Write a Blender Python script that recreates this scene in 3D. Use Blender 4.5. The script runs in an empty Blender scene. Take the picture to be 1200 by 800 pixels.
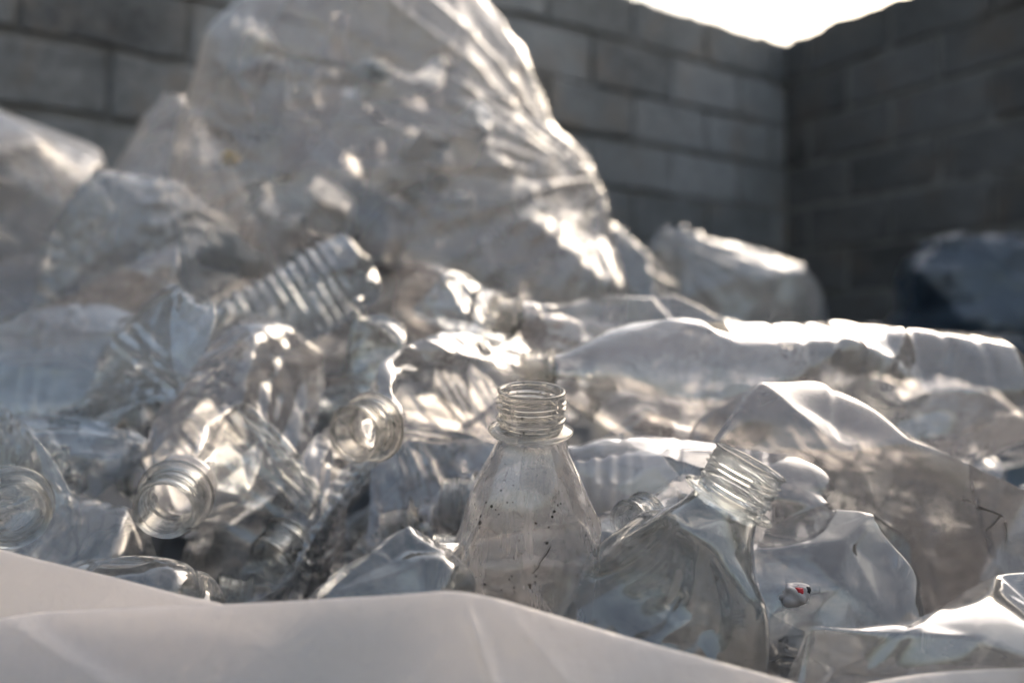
import bpy, math, random
import numpy as np
from mathutils import Vector, Matrix, Quaternion

rng = np.random.default_rng(7)
random.seed(7)
H = 0.65            # camera height above the yard floor
F = 1000.0          # focal length in pixels of a 1200 px wide picture
sc = bpy.context.scene
col = sc.collection
R = math.radians


def at(px, py, Y):
    """point seen at pixel (px, py) of the 1200x800 picture at depth Y"""
    return Vector(((px - 600) / F * Y, Y, H + (400 - py) / F * Y))


# ------------------------------------------------------------------ objects
def tag(o, label=None, cat=None, group=None, kind=None):
    for k, v in (('label', label), ('category', cat), ('group', group), ('kind', kind)):
        if v:
            o[k] = v
    return o


def empty(name, M=None, loc=None):
    o = bpy.data.objects.new(name, None)
    o.empty_display_size = 0.02
    col.objects.link(o)
    if M is not None:
        o.matrix_world = M
    if loc is not None:
        o.location = loc
    return o


def link(name, me, mat=None, parent=None):
    o = bpy.data.objects.new(name, me)
    if mat is not None and not me.materials:
        me.materials.append(mat)
    col.objects.link(o)
    if parent is not None:
        o.parent = parent
    return o


def mesh(name, v, f, smooth=True):
    me = bpy.data.meshes.new(name)
    v = np.asarray(v, dtype=np.float64).reshape(-1, 3)
    if isinstance(f, np.ndarray):
        me.vertices.add(len(v))
        me.vertices.foreach_set('co', v.astype(np.float32).ravel())
        me.loops.add(f.size)
        me.loops.foreach_set('vertex_index', f.astype(np.int32).ravel())
        me.polygons.add(len(f))
        me.polygons.foreach_set('loop_start', np.arange(0, f.size, 4, dtype=np.int32))
        me.update(calc_edges=True)
        me.validate()
    else:
        me.from_pydata(v.tolist(), [], [tuple(int(i) for i in q) for q in f])
    me.polygons.foreach_set('use_smooth', [smooth] * len(me.polygons))
    me.update()
    return me


def finer(P):
    """B-spline refinement of a grid, closed along u"""
    for ax in (0, 1):
        if ax == 1:
            a, c = np.roll(P, 1, 1), np.roll(P, -1, 1)
            ev = (a + 6 * P + c) / 8
            od = (P + c) / 2
            Q = np.empty((P.shape[0], P.shape[1] * 2, 3))
            Q[:, 0::2], Q[:, 1::2] = ev, od
        else:
            ev = P.copy()
            ev[1:-1] = (P[:-2] + 6 * P[1:-1] + P[2:]) / 8
            od = (P[:-1] + P[1:]) / 2
            Q = np.empty((P.shape[0] * 2 - 1, P.shape[1], 3))
            Q[0::2], Q[1::2] = ev, od
        P = Q
    return P


def grid_normals(P):
    du = np.roll(P, -1, 1) - np.roll(P, 1, 1)
    dv = np.empty_like(P)
    dv[1:-1] = P[2:] - P[:-2]
    dv[0], dv[-1] = P[1] - P[0], P[-1] - P[-2]
    n = np.cross(du, dv)
    return n / (np.linalg.norm(n, axis=-1, keepdims=True) + 1e-12)


def facets(P, rest_pts, cell, k, r, seed, mask=None):
    """crumple facets: each small cell of the wall is pressed towards its own flat plane, ridges stay between cells"""
    g = np.random.default_rng(seed)
    X = rest_pts.reshape(-1, 3)
    area = 0.0
    a = np.linalg.norm(np.roll(rest_pts, -1, 1)[:-1] - rest_pts[:-1], axis=-1) * np.linalg.norm(rest_pts[1:] - rest_pts[:-1], axis=-1)
    pr = a.ravel() / a.sum()
    cnt = int(min(420, max(20, a.sum() / cell ** 2)))
    S = X[:a.size][g.choice(a.size, cnt, p=pr)]
    wgt = g.uniform(-.35, .35, cnt) * cell ** 2
    d2 = np.full(len(X), 1e9)
    for i in range(0, cnt, 30):
        q = ((X[:, None, :] - S[None, i:i + 30]) ** 2).sum(-1) + wgt[None, i:i + 30]
        d2 = np.minimum(d2, q.min(1))
    d2 = d2.reshape(P.shape[:2])
    disp = np.clip((d2 - .25 * cell ** 2) / (2 * r) * k, -.12 * cell, .12 * cell)
    if mask is not None:
        disp = disp * mask
    return P + grid_normals(P) * disp[..., None]


def grid_faces(V, U, wrap_u=True, wrap_v=False):
    i = np.arange(V if wrap_v else V - 1)[:, None]
    j = np.arange(U if wrap_u else U - 1)[None, :]
    i2, j2 = (i + 1) % V, (j + 1) % U
    q = np.stack([i * U + j + 0 * i, i * U + j2, i2 * U + j2, i2 * U + j], -1)
    return q.reshape(-1, 4)


def grid_mesh(name, P, wrap_u=True, wrap_v=False, smooth=True):
    V, U = P.shape[:2]
    return mesh(name, P, grid_faces(V, U, wrap_u, wrap_v), smooth)


# ------------------------------------------------------------------ cloth-like relaxation on a grid
FAMS = [(0, 1, 1.0), (1, 0, 1.0), (1, 1, .8), (1, -1, .8)]


def sh(P, dv, du):
    return np.roll(P[dv:], -du, axis=1)


def rest_of(P, bends):
    fams = FAMS + bends
    return [(dv, du, k, np.linalg.norm(sh(P, dv, du) - P[:P.shape[0] - dv], axis=-1)) for dv, du, k in fams]


def relax(P, rest, iters, hook=None, scale=1.0):
    V = P.shape[0]
    for it in range(iters):
        for dv, du, k, L in rest:
            n = V - dv
            d = sh(P, dv, du) - P[:n]
            l = np.sqrt((d * d).sum(-1)) + 1e-9
            c = (0.5 * k * (l - L * scale) / l)[..., None] * d
            acc = np.zeros_like(P)
            acc[:n] += c
            acc[dv:] -= np.roll(c, du, axis=1)
            P = P + 0.52 * acc
        if hook is not None:
            P = hook(P, it / max(1, iters - 1))
    return P


def lump_noise(P, scale, seed):
    """cheap smooth noise of points, range about -1..1"""
    g = np.random.default_rng(seed)
    s = np.zeros(P.shape[:-1])
    for _ in range(7):
        w = g.normal(size=3)
        w = w / np.linalg.norm(w) * (2 * math.pi / scale) * g.uniform(.6, 1.5)
        s += np.sin(P @ w + g.uniform(0, 6.28))
    return s / 3.2


def ridge(P, scale, seed, sharp=7.0):
    """thin crease lines of height 1 on an otherwise flat field"""
    return np.exp(-np.abs(lump_noise(P, scale, seed)) * sharp)


# ------------------------------------------------------------------ node helpers
def newmat(name):
    m = bpy.data.materials.new(name)
    m.use_nodes = True
    nt = m.node_tree
    nt.nodes.clear()
    return m, nt


class N:
    def __init__(s, nt):
        s.nt = nt

    def __call__(s, kind, **kw):
        n = s.nt.nodes.new(kind)
        for k, v in kw.items():
            if k.startswith('i_'):
                key = k[2:]
                key = int(key) if key.isdigit() else key.replace('_', ' ')
                s.put(n.inputs[key], v)
            else:
                setattr(n, k, v)
        return n

    def put(s, sock, v):
        if isinstance(v, bpy.types.NodeSocket):
            s.nt.links.new(v, sock)
        elif isinstance(v, bpy.types.Node):
            s.nt.links.new(v.outputs[0], sock)
        else:
            sock.default_value = v

    def math(s, op, a, b=0.0, clamp=False):
        n = s.nt.nodes.new('ShaderNodeMath')
        n.operation = op
        n.use_clamp = clamp
        s.put(n.inputs[0], a)
        s.put(n.inputs[1], b)
        return n.outputs[0]

    def ramp(s, x, a, b, lo=0.0, hi=1.0):
        n = s.nt.nodes.new('ShaderNodeMapRange')
        s.put(n.inputs[0], x)
        for i, v in enumerate((a, b, lo, hi)):
            n.inputs[i + 1].default_value = v
        return n.outputs[0]

    def mix(s, f, a, b):
        n = s.nt.nodes.new('ShaderNodeMixShader')
        s.put(n.inputs[0], f)
        s.put(n.inputs[1], a)
        s.put(n.inputs[2], b)
        return n.outputs[0]

    def noise(s, vec, scale, detail=3.0, rough=.55, dist=0.0):
        n = s('ShaderNodeTexNoise', i_Vector=vec, i_Scale=scale, i_Detail=detail, i_Roughness=rough, i_Distortion=dist)
        return n.outputs[0]

    def out(s, sh_):
        o = s.nt.nodes.new('ShaderNodeOutputMaterial')
        s.put(o.inputs['Surface'], sh_)


def film(name, tint=(.95, .95, .95), edge=(.72, .72, .71), haze=(.04, .16), hazecol=(.61, .58, .565),
         rough=.07, specks=0.0, boost=1.0, streak=0.0, cscale=14.0):
    """thin clear or cloudy plastic: see-through, with mirror glints by angle and a milky dusty share"""
    m, nt = newmat(name)
    n = N(nt)
    vec = n('ShaderNodeTexCoord').outputs['Object']
    fac = n('ShaderNodeLayerWeight', i_Blend=.5).outputs['Facing']
    r1 = n.math('ADD', n.math('MULTIPLY', n.math('POWER', fac, 5.0), .95), .05)
    r2 = n.math('DIVIDE', n.math('MULTIPLY', r1, 2.0 * boost), n.math('ADD', r1, 1.0), True)
    mixc = n('ShaderNodeMix', data_type='RGBA')
    n.put(mixc.inputs[0], n.math('POWER', fac, 3.0))
    mixc.inputs[6].default_value = (*tint, 1)
    mixc.inputs[7].default_value = (*edge, 1)
    tr = n('ShaderNodeBsdfTransparent', i_Color=mixc.outputs[2])
    hz = n.mix(.5, n('ShaderNodeBsdfDiffuse', i_Color=(*hazecol, 1)), n('ShaderNodeBsdfTranslucent', i_Color=(*hazecol, 1)))
    cloud = n.ramp(n.noise(vec, cscale, 4, .65), .36, .68, haze[0], haze[1])
    if streak:
        mp = n('ShaderNodeMapping', i_Vector=vec, i_Scale=(1, 1, .12))
        cloud = n.math('ADD', cloud, n.ramp(n.noise(mp, 160, 3, .7), .5, .8, 0, streak))
    cloud = n.math('ADD', cloud, n.math('MULTIPLY', n.math('POWER', fac, 2.5), haze[1] * 1.5), True)
    body = n.mix(cloud, tr, hz)
    if specks:
        spot = n('ShaderNodeTexVoronoi', feature='F1', i_Vector=vec, i_Scale=480.0)
        patch = n.ramp(n.noise(vec, 48, 3), .42, .70, .04, .42)
        sp = n.math('MULTIPLY', n.math('LESS_THAN', spot.outputs['Distance'], patch), specks)
        thin = n.math('GREATER_THAN', n.noise(vec, 300, 1), .53)
        body = n.mix(n.math('MULTIPLY', sp, thin), body, n('ShaderNodeBsdfDiffuse', i_Color=(.035, .028, .022, 1)))
    gl = n('ShaderNodeBsdfGlossy', i_Color=(1, 1, 1, 1), i_Roughness=rough)
    n.out(n.mix(r2, body, gl))
    return m


def solid(name, colr, rough=.6, var=.12, scale=30.0, bump=.2, spec=.4):
    m, nt = newmat(name)
    n = N(nt)
    tc = n('ShaderNodeTexCoord')
    v = tc.outputs['Object']
    f = n.noise(v, scale, 5, .6)
    mx = n('ShaderNodeMix', data_type='RGBA')
    n.put(mx.inputs[0], f)
    mx.inputs[6].default_value = (*[c * (1 - var) for c in colr], 1)
    mx.inputs[7].default_value = (*[min(1, c * (1 + var)) for c in colr], 1)
    bm = n('ShaderNodeBump', i_Height=n.noise(v, scale * 5, 4))
    bm.inputs['Strength'].default_value = bump
    bm.inputs['Distance'].default_value = .02 / scale
    p = n('ShaderNodeBsdfPrincipled', i_Base_Color=mx.outputs[2], i_Roughness=rough, i_Normal=bm.outputs[0])
    p.inputs['Specular IOR Level'].default_value = spec
    n.out(p)
    return m


def glassy(name, tint=(.90, .91, .91), haze=.06, specks=0.0):
    m, nt = newmat(name)
    n = N(nt)
    v = n('ShaderNodeTexCoord').outputs['Object']
    g = n('ShaderNodeBsdfGlass', i_Color=(*tint, 1), i_Roughness=.02, i_IOR=1.48)
    d = n.mix(.5, n('ShaderNodeBsdfDiffuse', i_Color=(.66, .62, .58, 1)), n('ShaderNodeBsdfTranslucent', i_Color=(.66, .62, .58, 1)))
    b = n.mix(n.ramp(n.noise(v, 120, 4, .7), .35, .7, haze * .4, haze * 1.8), g, d)
    if specks:
        spot = n('ShaderNodeTexVoronoi', feature='F1', i_Vector=v, i_Scale=300.0)
        sp = n.math('LESS_THAN', spot.outputs['Distance'], n.ramp(n.noise(v, 150, 2), .5, .75, 0, .34 * specks))
        b = n.mix(sp, b, n('ShaderNodeBsdfDiffuse', i_Color=(.03, .025, .02, 1)))
    # light goes through the moulded wall: part of it straight
    b = n.mix(.22, b, n('ShaderNodeBsdfTransparent', i_Color=(.95, .95, .94, 1)))
    n.out(b)
    return m


def sheet_mat(name, colr=(.78, .75, .73)):
    m, nt = newmat(name)
    n = N(nt)
    v = n('ShaderNodeTexCoord').outputs['Object']
    f = n.noise(v, 22, 5, .6)
    mx = n('ShaderNodeMix', data_type='RGBA')
    n.put(mx.inputs[0], f)
    mx.inputs[6].default_value = (colr[0] * .93, colr[1] * .92, colr[2] * .91, 1)
    mx.inputs[7].default_value = (*colr, 1)
    bm = n('ShaderNodeBump', i_Height=n.math('ADD', n.noise(v, 35, 3), n.math('MULTIPLY', n.noise(v, 420, 3), .08)))
    bm.inputs['Strength'].default_value = .38
    bm.inputs['Distance'].default_value = .01
    d = n('ShaderNodeBsdfDiffuse', i_Color=mx.outputs[2], i_Normal=bm.outputs[0])
    t = n('ShaderNodeBsdfTranslucent', i_Color=mx.outputs[2], i_Normal=bm.outputs[0])
    b = n.mix(.58, d, t)
    b = n.mix(.10, b, n('ShaderNodeBsdfTransparent', i_Color=(1, 1, 1, 1)))
    lw = n('ShaderNodeLayerWeight', i_Blend=.5, i_Normal=bm.outputs[0])
    r = n.math('ADD', n.math('MULTIPLY', n.math('POWER', lw.outputs['Facing'], 4.0), .6), .06)
    n.out(n.mix(r, b, n('ShaderNodeBsdfGlossy', i_Roughness=.27, i_Normal=bm.outputs[0])))
    return m


def block_mat(name, base, dark=.75):
    m, nt = newmat(name)
    n = N(nt)
    geo = n('ShaderNodeNewGeometry')
    v = n('ShaderNodeTexCoord').outputs['Object']
    isl = geo.outputs['Random Per Island']
    big = n.noise(v, 2.2, 5, .6)
    fin = n.noise(v, 38, 6, .7)
    val = n.math('ADD', n.ramp(isl, 0, 1, dark, 1.15), n.math('ADD', n.ramp(big, .3, .7, -.28, .25), n.ramp(fin, .3, .7, -.2, .2)))
    cr = n('ShaderNodeMix', data_type='RGBA', blend_type='MULTIPLY')
    cr.inputs[0].default_value = 1.0
    cr.inputs[6].default_value = (*base, 1)
    n.put(cr.inputs[7], n('ShaderNodeCombineColor', i_0=val, i_1=val, i_2=val))
    # rusty stains
    st = n('ShaderNodeMix', data_type='RGBA')
    n.put(st.inputs[0], n.ramp(n.noise(v, 4.5, 4, .6, .6), .52, .74, 0, .75))
    n.put(st.inputs[6], cr.outputs[2])
    st.inputs[7].default_value = (base[0] * 1.05, base[1] * .86, base[2] * .70, 1)
    bm = n('ShaderNodeBump', i_Height=n.math('ADD', n.noise(v, 90, 6, .7), n.math('MULTIPLY', n.noise(v, 16, 4), 1.2)))
    bm.inputs['Strength'].default_value = .7
    bm.inputs['Distance'].default_value = .006
    p = n('ShaderNodeBsdfPrincipled', i_Base_Color=st.outputs[2], i_Roughness=.93, i_Normal=bm.outputs[0])
    p.inputs['Specular IOR Level'].default_value = .2
    n.out(p)
    return m


M = {}
M['clear'] = film('clear_plastic', tint=(.91, .92, .92), edge=(.55, .56, .56), haze=(.02, .08), hazecol=(.50, .48, .47), rough=.09, boost=1.15)
M['dusty'] = film('dusty_clear_plastic', tint=(.91, .90, .90), haze=(.08, .20), hazecol=(.56, .53, .515), rough=.13, boost=1.15)
M['hero'] = film('dusty_clear_plastic_with_dirt', tint=(.93, .92, .91), haze=(.13, .36), hazecol=(.64, .60, .585), specks=1.0, rough=.1, streak=.35)
M['hazy'] = film('cloudy_plastic', tint=(.88, .87, .87), haze=(.12, .27), hazecol=(.56, .525, .515), rough=.16, boost=1.15)
M['smooth'] = film('smooth_clear_plastic', tint=(.93, .94, .94), edge=(.55, .56, .56), haze=(.02, .08), hazecol=(.52, .50, .48), rough=.05, streak=.1, boost=1.15)
M['grey'] = film('grey_clear_plastic', tint=(.72, .74, .74), edge=(.42, .44, .44), haze=(.05, .13), hazecol=(.50, .49, .48), rough=.06, streak=.12, boost=1.3)
M['dull'] = film('dull_clear_plastic', tint=(.80, .79, .79), haze=(.24, .42), hazecol=(.46, .43, .42), rough=.2)
M['shiny'] = film('shiny_clear_film', tint=(.86, .88, .90), haze=(.07, .18), hazecol=(.54, .54, .54), rough=.12, boost=1.5)
M['milk'] = film('milky_white_plastic', tint=(.8, .8, .8), haze=(.78, .92), hazecol=(.80, .79, .78), rough=.2)
M['bag'] = film('bag_film', tint=(.93, .92, .915), haze=(.08, .23), hazecol=(.76, .725, .71), rough=.28, boost=.95, cscale=6)
M['bag_clear'] = film('clear_bag_film', tint=(.82, .84, .86), haze=(.08, .24), hazecol=(.60, .60, .60), rough=.2, boost=1.2, cscale=6)
M['bag_white'] = film('white_bag_film', tint=(.85, .85, .85), haze=(.28, .55), hazecol=(.58, .58, .58), rough=.24, boost=1.4, cscale=6)
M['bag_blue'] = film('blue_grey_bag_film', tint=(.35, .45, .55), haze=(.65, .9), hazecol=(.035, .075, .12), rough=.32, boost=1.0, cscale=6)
M['dirty'] = film('dirt_flecked_clear_plastic', tint=(.91, .90, .90), haze=(.11, .28), hazecol=(.60, .56, .53), rough=.13, boost=1.4, specks=.8)
M['neck'] = glassy('moulded_neck_plastic', haze=.05)
M['neck_dusty'] = glassy('dusty_neck_plastic', tint=(.91, .90, .88), haze=.12, specks=1.0)
M['sheet'] = sheet_mat('white_sack_sheet', (.89, .835, .80))
M['block'] = block_mat('grey_concrete_block', (.30, .296, .292), .62)
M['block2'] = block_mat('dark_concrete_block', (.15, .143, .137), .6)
M['mortar'] = solid('old_mortar', (.22, .205, .19), .95, .3, 18, .6, .1)
M['backing'] = solid('dark_gap_backing', (.05, .053, .055), .35, .5, 30, .5, .5)  # near-black backing colour, puts shade into the gaps between bottles
M['floor'] = solid('dirty_concrete_floor', (.10, .095, .09), .9, .35, 3, .6, .2)
M['smear'] = solid('grey_brown_smear', (.10, .09, .08), .9)
M['dirt'] = solid('dark_dirt', (.03, .025, .02), .9)
M['white'] = solid('white_scrap', (.46, .42, .41), .45)
M['red'] = solid('red_print', (.55, .03, .04), .4)
M['black'] = solid('black_print', (.02, .02, .022), .4)
M['yellow'] = solid('yellow_plastic', (.60, .38, .05), .4)

# ------------------------------------------------------------------ necks (shared meshes)
UN = 96


def make_neck(lip_r=.0146, slots=True, seed=0):
    k = lip_r / .0146
    zo = np.linspace(.0024, .0150, 96)
    th = np.linspace(0, 2 * math.pi, UN, endpoint=False)
    rows = []
    prof = [(.0128, -.0035), (.0128, .0024)]
    for r, z in prof:
        rows.append((np.full(UN, r), np.full(UN, z)))
    for z in zo[1:]:
        r = np.full(UN, .0133)
        r += .0011 * np.exp(-((z - .0050) / .00065) ** 4)            # tamper bead
        ph = (th + seed) % (2 * math.pi)
        for t in range(3):
            zt = .0092 + .0021 * (ph / (2 * math.pi)) + .0021 * (t - .6)
            g = np.exp(-((z - zt) / .00042) ** 2)
            win = np.clip((.0141 - zt) / .0010, 0, 1) * np.clip((zt - .0080) / .0008, 0, 1)
            if slots:
                for a0 in (.3, 1.87, 3.44, 5.01):
                    d = np.abs((ph - a0 + math.pi) % (2 * math.pi) - math.pi)
                    win = win * np.clip((d - .07) / .03, 0, 1)
            r += .0012 * g * win
        rows.append((r, np.full(UN, z)))
    for r, z in [(.01345, .0156), (.0140, .0160), (.01415, .0164), (.0139, .0169), (.0132, .0171), (.0124, .0169), (.0119, .0163), (.0116, .0145), (.0114, .005), (.0114, -.0035)]:
        rows.append((np.full(UN, r), np.full(UN, z)))
    P = np.stack([np.stack([r * np.cos(th) * k, r * np.sin(th) * k, z], -1) for r, z in rows])
    me = grid_mesh('neck', P, True, True)
    ring = [(.0129, -.0010), (.0150, -.0013), (.0171, -.0011), (.0177, -.0001), (.0172, .0006), (.0152, .0010), (.0137, .0020), (.0129, .0022)]
    Q = np.stack([np.stack([r * np.cos(th) * k, r * np.sin(th) * k, np.full(UN, z)], -1) for r, z in ring])
    mr = grid_mesh('support_ring', Q, True, True)
    return me, mr


NECK, RING = make_neck(seed=.4)
NECK2, RING2 = make_neck(seed=2.6)
for me_ in (NECK, RING):
    me_.materials.append(M['neck'])
for me_ in (NECK2, RING2):
    me_.materials.append(M['neck_dusty'])

# ------------------------------------------------------------------ bottle bodies
UB, VB = 48, 56
TH = np.linspace(0, 2 * math.pi, UB, endpoint=False)


def profile(kind, r, L):
    """(radius, height) from base centre to under the neck ring"""
    k = r / .0325
    rn = .0125
    sh_ = {'cone': .42, 'dome': .34, 'ribs': .36, 'waist': .40, 'wide': .34, 'funnel': .24}[kind]
    zs = L * (1 - sh_)
    base = [(.0005, .006 * k), (.010 * k, .0045 * k), (.018 * k, .0012 * k), (.024 * k, 0), (.029 * k, .003 * k), (.0322 * k, .010 * k), (r, .018 * k)]
    side = [(r, z) for z in np.linspace(.022 * k, zs, 24)]
    t = np.linspace(0, 1, 22)[1:]
    if kind in ('cone', 'wide', 'funnel'):
        rr = rn + (r - rn) * (1 - t ** 1.15) ** .92
        if kind == 'wide':
            rr = np.interp((1 - t) * (sh_ * L - .008) + .008, [0, .006, .0126, .019, .026, .033, .040, .053, .066], np.array([.0128, .0142, .0172, .0210, .0246, .0278, .0303, .0332, .0345]) * r / .0345)
    else:
        rr = rn + (r - rn) * np.cos(t * math.pi / 2) ** .85
    zt = zs + (L - .008 - zs) * t
    top = list(zip(rr, zt)) + [(rn, L - .004), (rn, L)]
    pts = np.array(base + side + top)
    s = np.concatenate([[0], np.cumsum(np.linalg.norm(np.diff(pts, axis=0), axis=1))])
    u = np.linspace(0, s[-1], VB)
    pr, pz = np.interp(u, s, pts[:, 0]), np.interp(u, s, pts[:, 1])
    for _ in range(2):
        pr[1:-1] = .25 * pr[:-2] + .5 * pr[1:-1] + .25 * pr[2:]
    return pr, pz


def ribs_of(kind, pz, r, L):
    """height of the moulded rings, added after the crushing"""
    k = r / .0325
    zs = L * (1 - {'cone': .42, 'dome': .34, 'ribs': .36, 'waist': .40, 'wide': .34, 'funnel': .24}[kind])
    inside = np.clip((pz - .024 * k) / .008, 0, 1) * np.clip((zs + .005 - pz) / .01, 0, 1)
    if kind == 'ribs':
        h = .0008 * k * np.sin(pz / (.0095 * k) * 2 * math.pi)
    elif kind == 'waist':
        h = -.0010 * np.abs(np.sin(pz / .020 * math.pi)) ** 6
    else:
        h = 0
        for zr in (.24, .30, .36, .56):
            h = h - .0008 * k * np.exp(-((pz - L * zr) / (.0026 * k)) ** 2)
    return h * inside


def body_grid(kind, r, L, lobes=.45):
    pr, pz = profile(kind, r, L)
    k = r / .0325
    P = np.zeros((VB, UB, 3))
    P[..., 0] = pr[:, None] * np.cos(TH)
    P[..., 1] = pr[:, None] * np.sin(TH)
    P[..., 2] = pz[:, None]
    w = np.clip((.022 * k - pz) / (.016 * k), 0, 1) * np.clip(pr / (.014 * k), 0, 1)
    w[np.argmin(np.abs(pr - r)) + 4:] = 0
    lob = np.abs(np.cos(2.5 * TH)) ** .8
    P[..., 2] += (w[:, None] * (1 - lob)[None, :]) * .011 * lobes * k * (pz < .022 * k)[:, None]
    P[:, :, :2] *= (1 - .10 * lobes * (w[:, None] * (1 - lob)[None, :]))[..., None]
    return P


def pressed(P, L, az, h0, h1):
    """roll every ring of the bottle out into a flat oval of the same girth (a wall cannot stretch)"""
    V, U = P.shape[:2]
    z = P[..., 2].mean(1)
    rr = np.linalg.norm(P[..., :2], axis=-1).mean(1)
    ang = (np.arange(U) / U * 2 * math.pi - az)
    out = P.copy()
    n = np.array((math.cos(az), math.sin(az)))
    t = np.array((-math.sin(az), math.cos(az)))
    for v in range(V):
        f = min(1, max(0, z[v] / L))
        h = h0 + (h1 - h0) * f
        r_ = rr[v]
        if r_ <= h * 1.02 or f > .97:
            continue
        a = math.pi * (r_ - h) / 2
        s_ = (ang % (2 * math.pi)) * r_            # arc length from the middle of the near flat side
        x, y = np.empty(U), np.empty(U)
        for j, q in enumerate(s_):
            if q <= a:
                x[j], y[j] = h, q
            elif q <= a + math.pi * h:
                b = (q - a) / h
                x[j], y[j] = h * math.cos(b), a + h * math.sin(b)
            elif q <= 3 * a + math.pi * h:
                x[j], y[j] = -h, a - (q - a - math.pi * h)
            elif q <= 3 * a + 2 * math.pi * h:
                b = (q - 3 * a - math.pi * h) / h
                x[j], y[j] = -h * math.cos(b), -a - h * math.sin(b)
            else:
                x[j], y[j] = h, q - 2 * math.pi * r_
        out[v, :, :2] = x[:, None] * n + y[:, None] * t
    return out


def crush(P, L, r, flat=None, pokes=(), squash=None, bend=None, twist=0.0, iters=110, seed=0, stiff=.30):
    """squeeze a bottle grid between plates / with fists; the wall cannot stretch, so it buckles into creases.
    flat = (azimuth, half thickness at base, half thickness near shoulder); pokes = [(azimuth, height fraction, radius, depth)]
    squash = (fraction of length kept, tilt azimuth, tilt); bend = (angle, azimuth, at fraction)"""
    g = np.random.default_rng(seed)
    rest = rest_of(P, [(0, 2, stiff), (2, 0, stiff), (0, 3, stiff * .4), (3, 0, stiff * .4)])
    P0 = P.copy()
    top = P0[-4:].copy()
    zc = P[..., 2].copy()
    P = P + g.normal(size=P.shape) * .0008 * (zc < L * .9)[..., None]
    if bend:
        ang, az, frac = bend
        z0 = L * frac
        ax = Vector((math.cos(az), math.sin(az), 0)).cross(Vector((0, 0, 1))).normalized()
    fa = None
    if flat:
        P = pressed(P, L, *flat)
        fa = np.array([math.cos(flat[0]), math.sin(flat[0]), 0])

    def hook(P, t):
        e = min(1.0, t / .6)
        if bend and t < .6:
            q = Quaternion(ax, ang / (iters * .6))
            A = np.array(q.to_matrix())
            wgt = np.clip((z0 - zc) / (L * .06), 0, 1)[..., None]
            c = np.array((0, 0, z0))
            P = P * (1 - wgt) + ((P - c) @ A.T + c) * wgt
        if fa is not None:
            f = np.clip(zc / L, 0, 1)
            h = flat[1] + (flat[2] - flat[1]) * f
            h = np.maximum(h, .0135 * np.clip((f - .75) / .2, 0, 1))
            h = h * 1.15
            ctr = (P * 1.0).mean(axis=1, keepdims=True) if bend else 0.0
            d = ((P - ctr) @ fa)
            P = P - (np.sign(d) * np.maximum(0, np.abs(d) - h))[..., None] * fa
        if squash:
            kf, az, tilt = squash
            nrm = np.array((math.sin(tilt) * math.cos(az), math.sin(tilt) * math.sin(az), math.cos(tilt)))
            zp = L * (1 - kf) * e - r * math.sin(tilt) * (1 - e)
            d = P @ nrm - zp
            P = P - np.minimum(0, d)[..., None] * nrm
        for i_, (az, fz, R_, dep) in enumerate(pokes):
            if R_ <= 0:          # a flat plate leaning on the wall; R_ is minus its tilt along the axis
                tl = -R_ - 1.0
                nrm = np.array((math.cos(az) * math.cos(tl), math.sin(az) * math.cos(tl), math.sin(tl)))
                c = np.array((math.cos(az) * (r - dep), math.sin(az) * (r - dep), fz * L))
                d = (P - c) @ nrm + (1 - e) * dep * 1.6
                P = P - np.maximum(0, d)[..., None] * nrm * np.clip((.93 - zc / L) / .08, 0, 1)[..., None]
                continue
            dirv = np.array((math.cos(az), math.sin(az), 0))
            c = dirv * (r + R_ - dep * e) + np.array((0, 0, fz * L))
            v = P - c
            l = np.sqrt((v * v).sum(-1)) + 1e-9
            P = P + (np.maximum(0, R_ - l) / l)[..., None] * v
        P[-4:] = top
        return P
    P = relax(P, rest, iters, hook)
    return P


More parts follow.
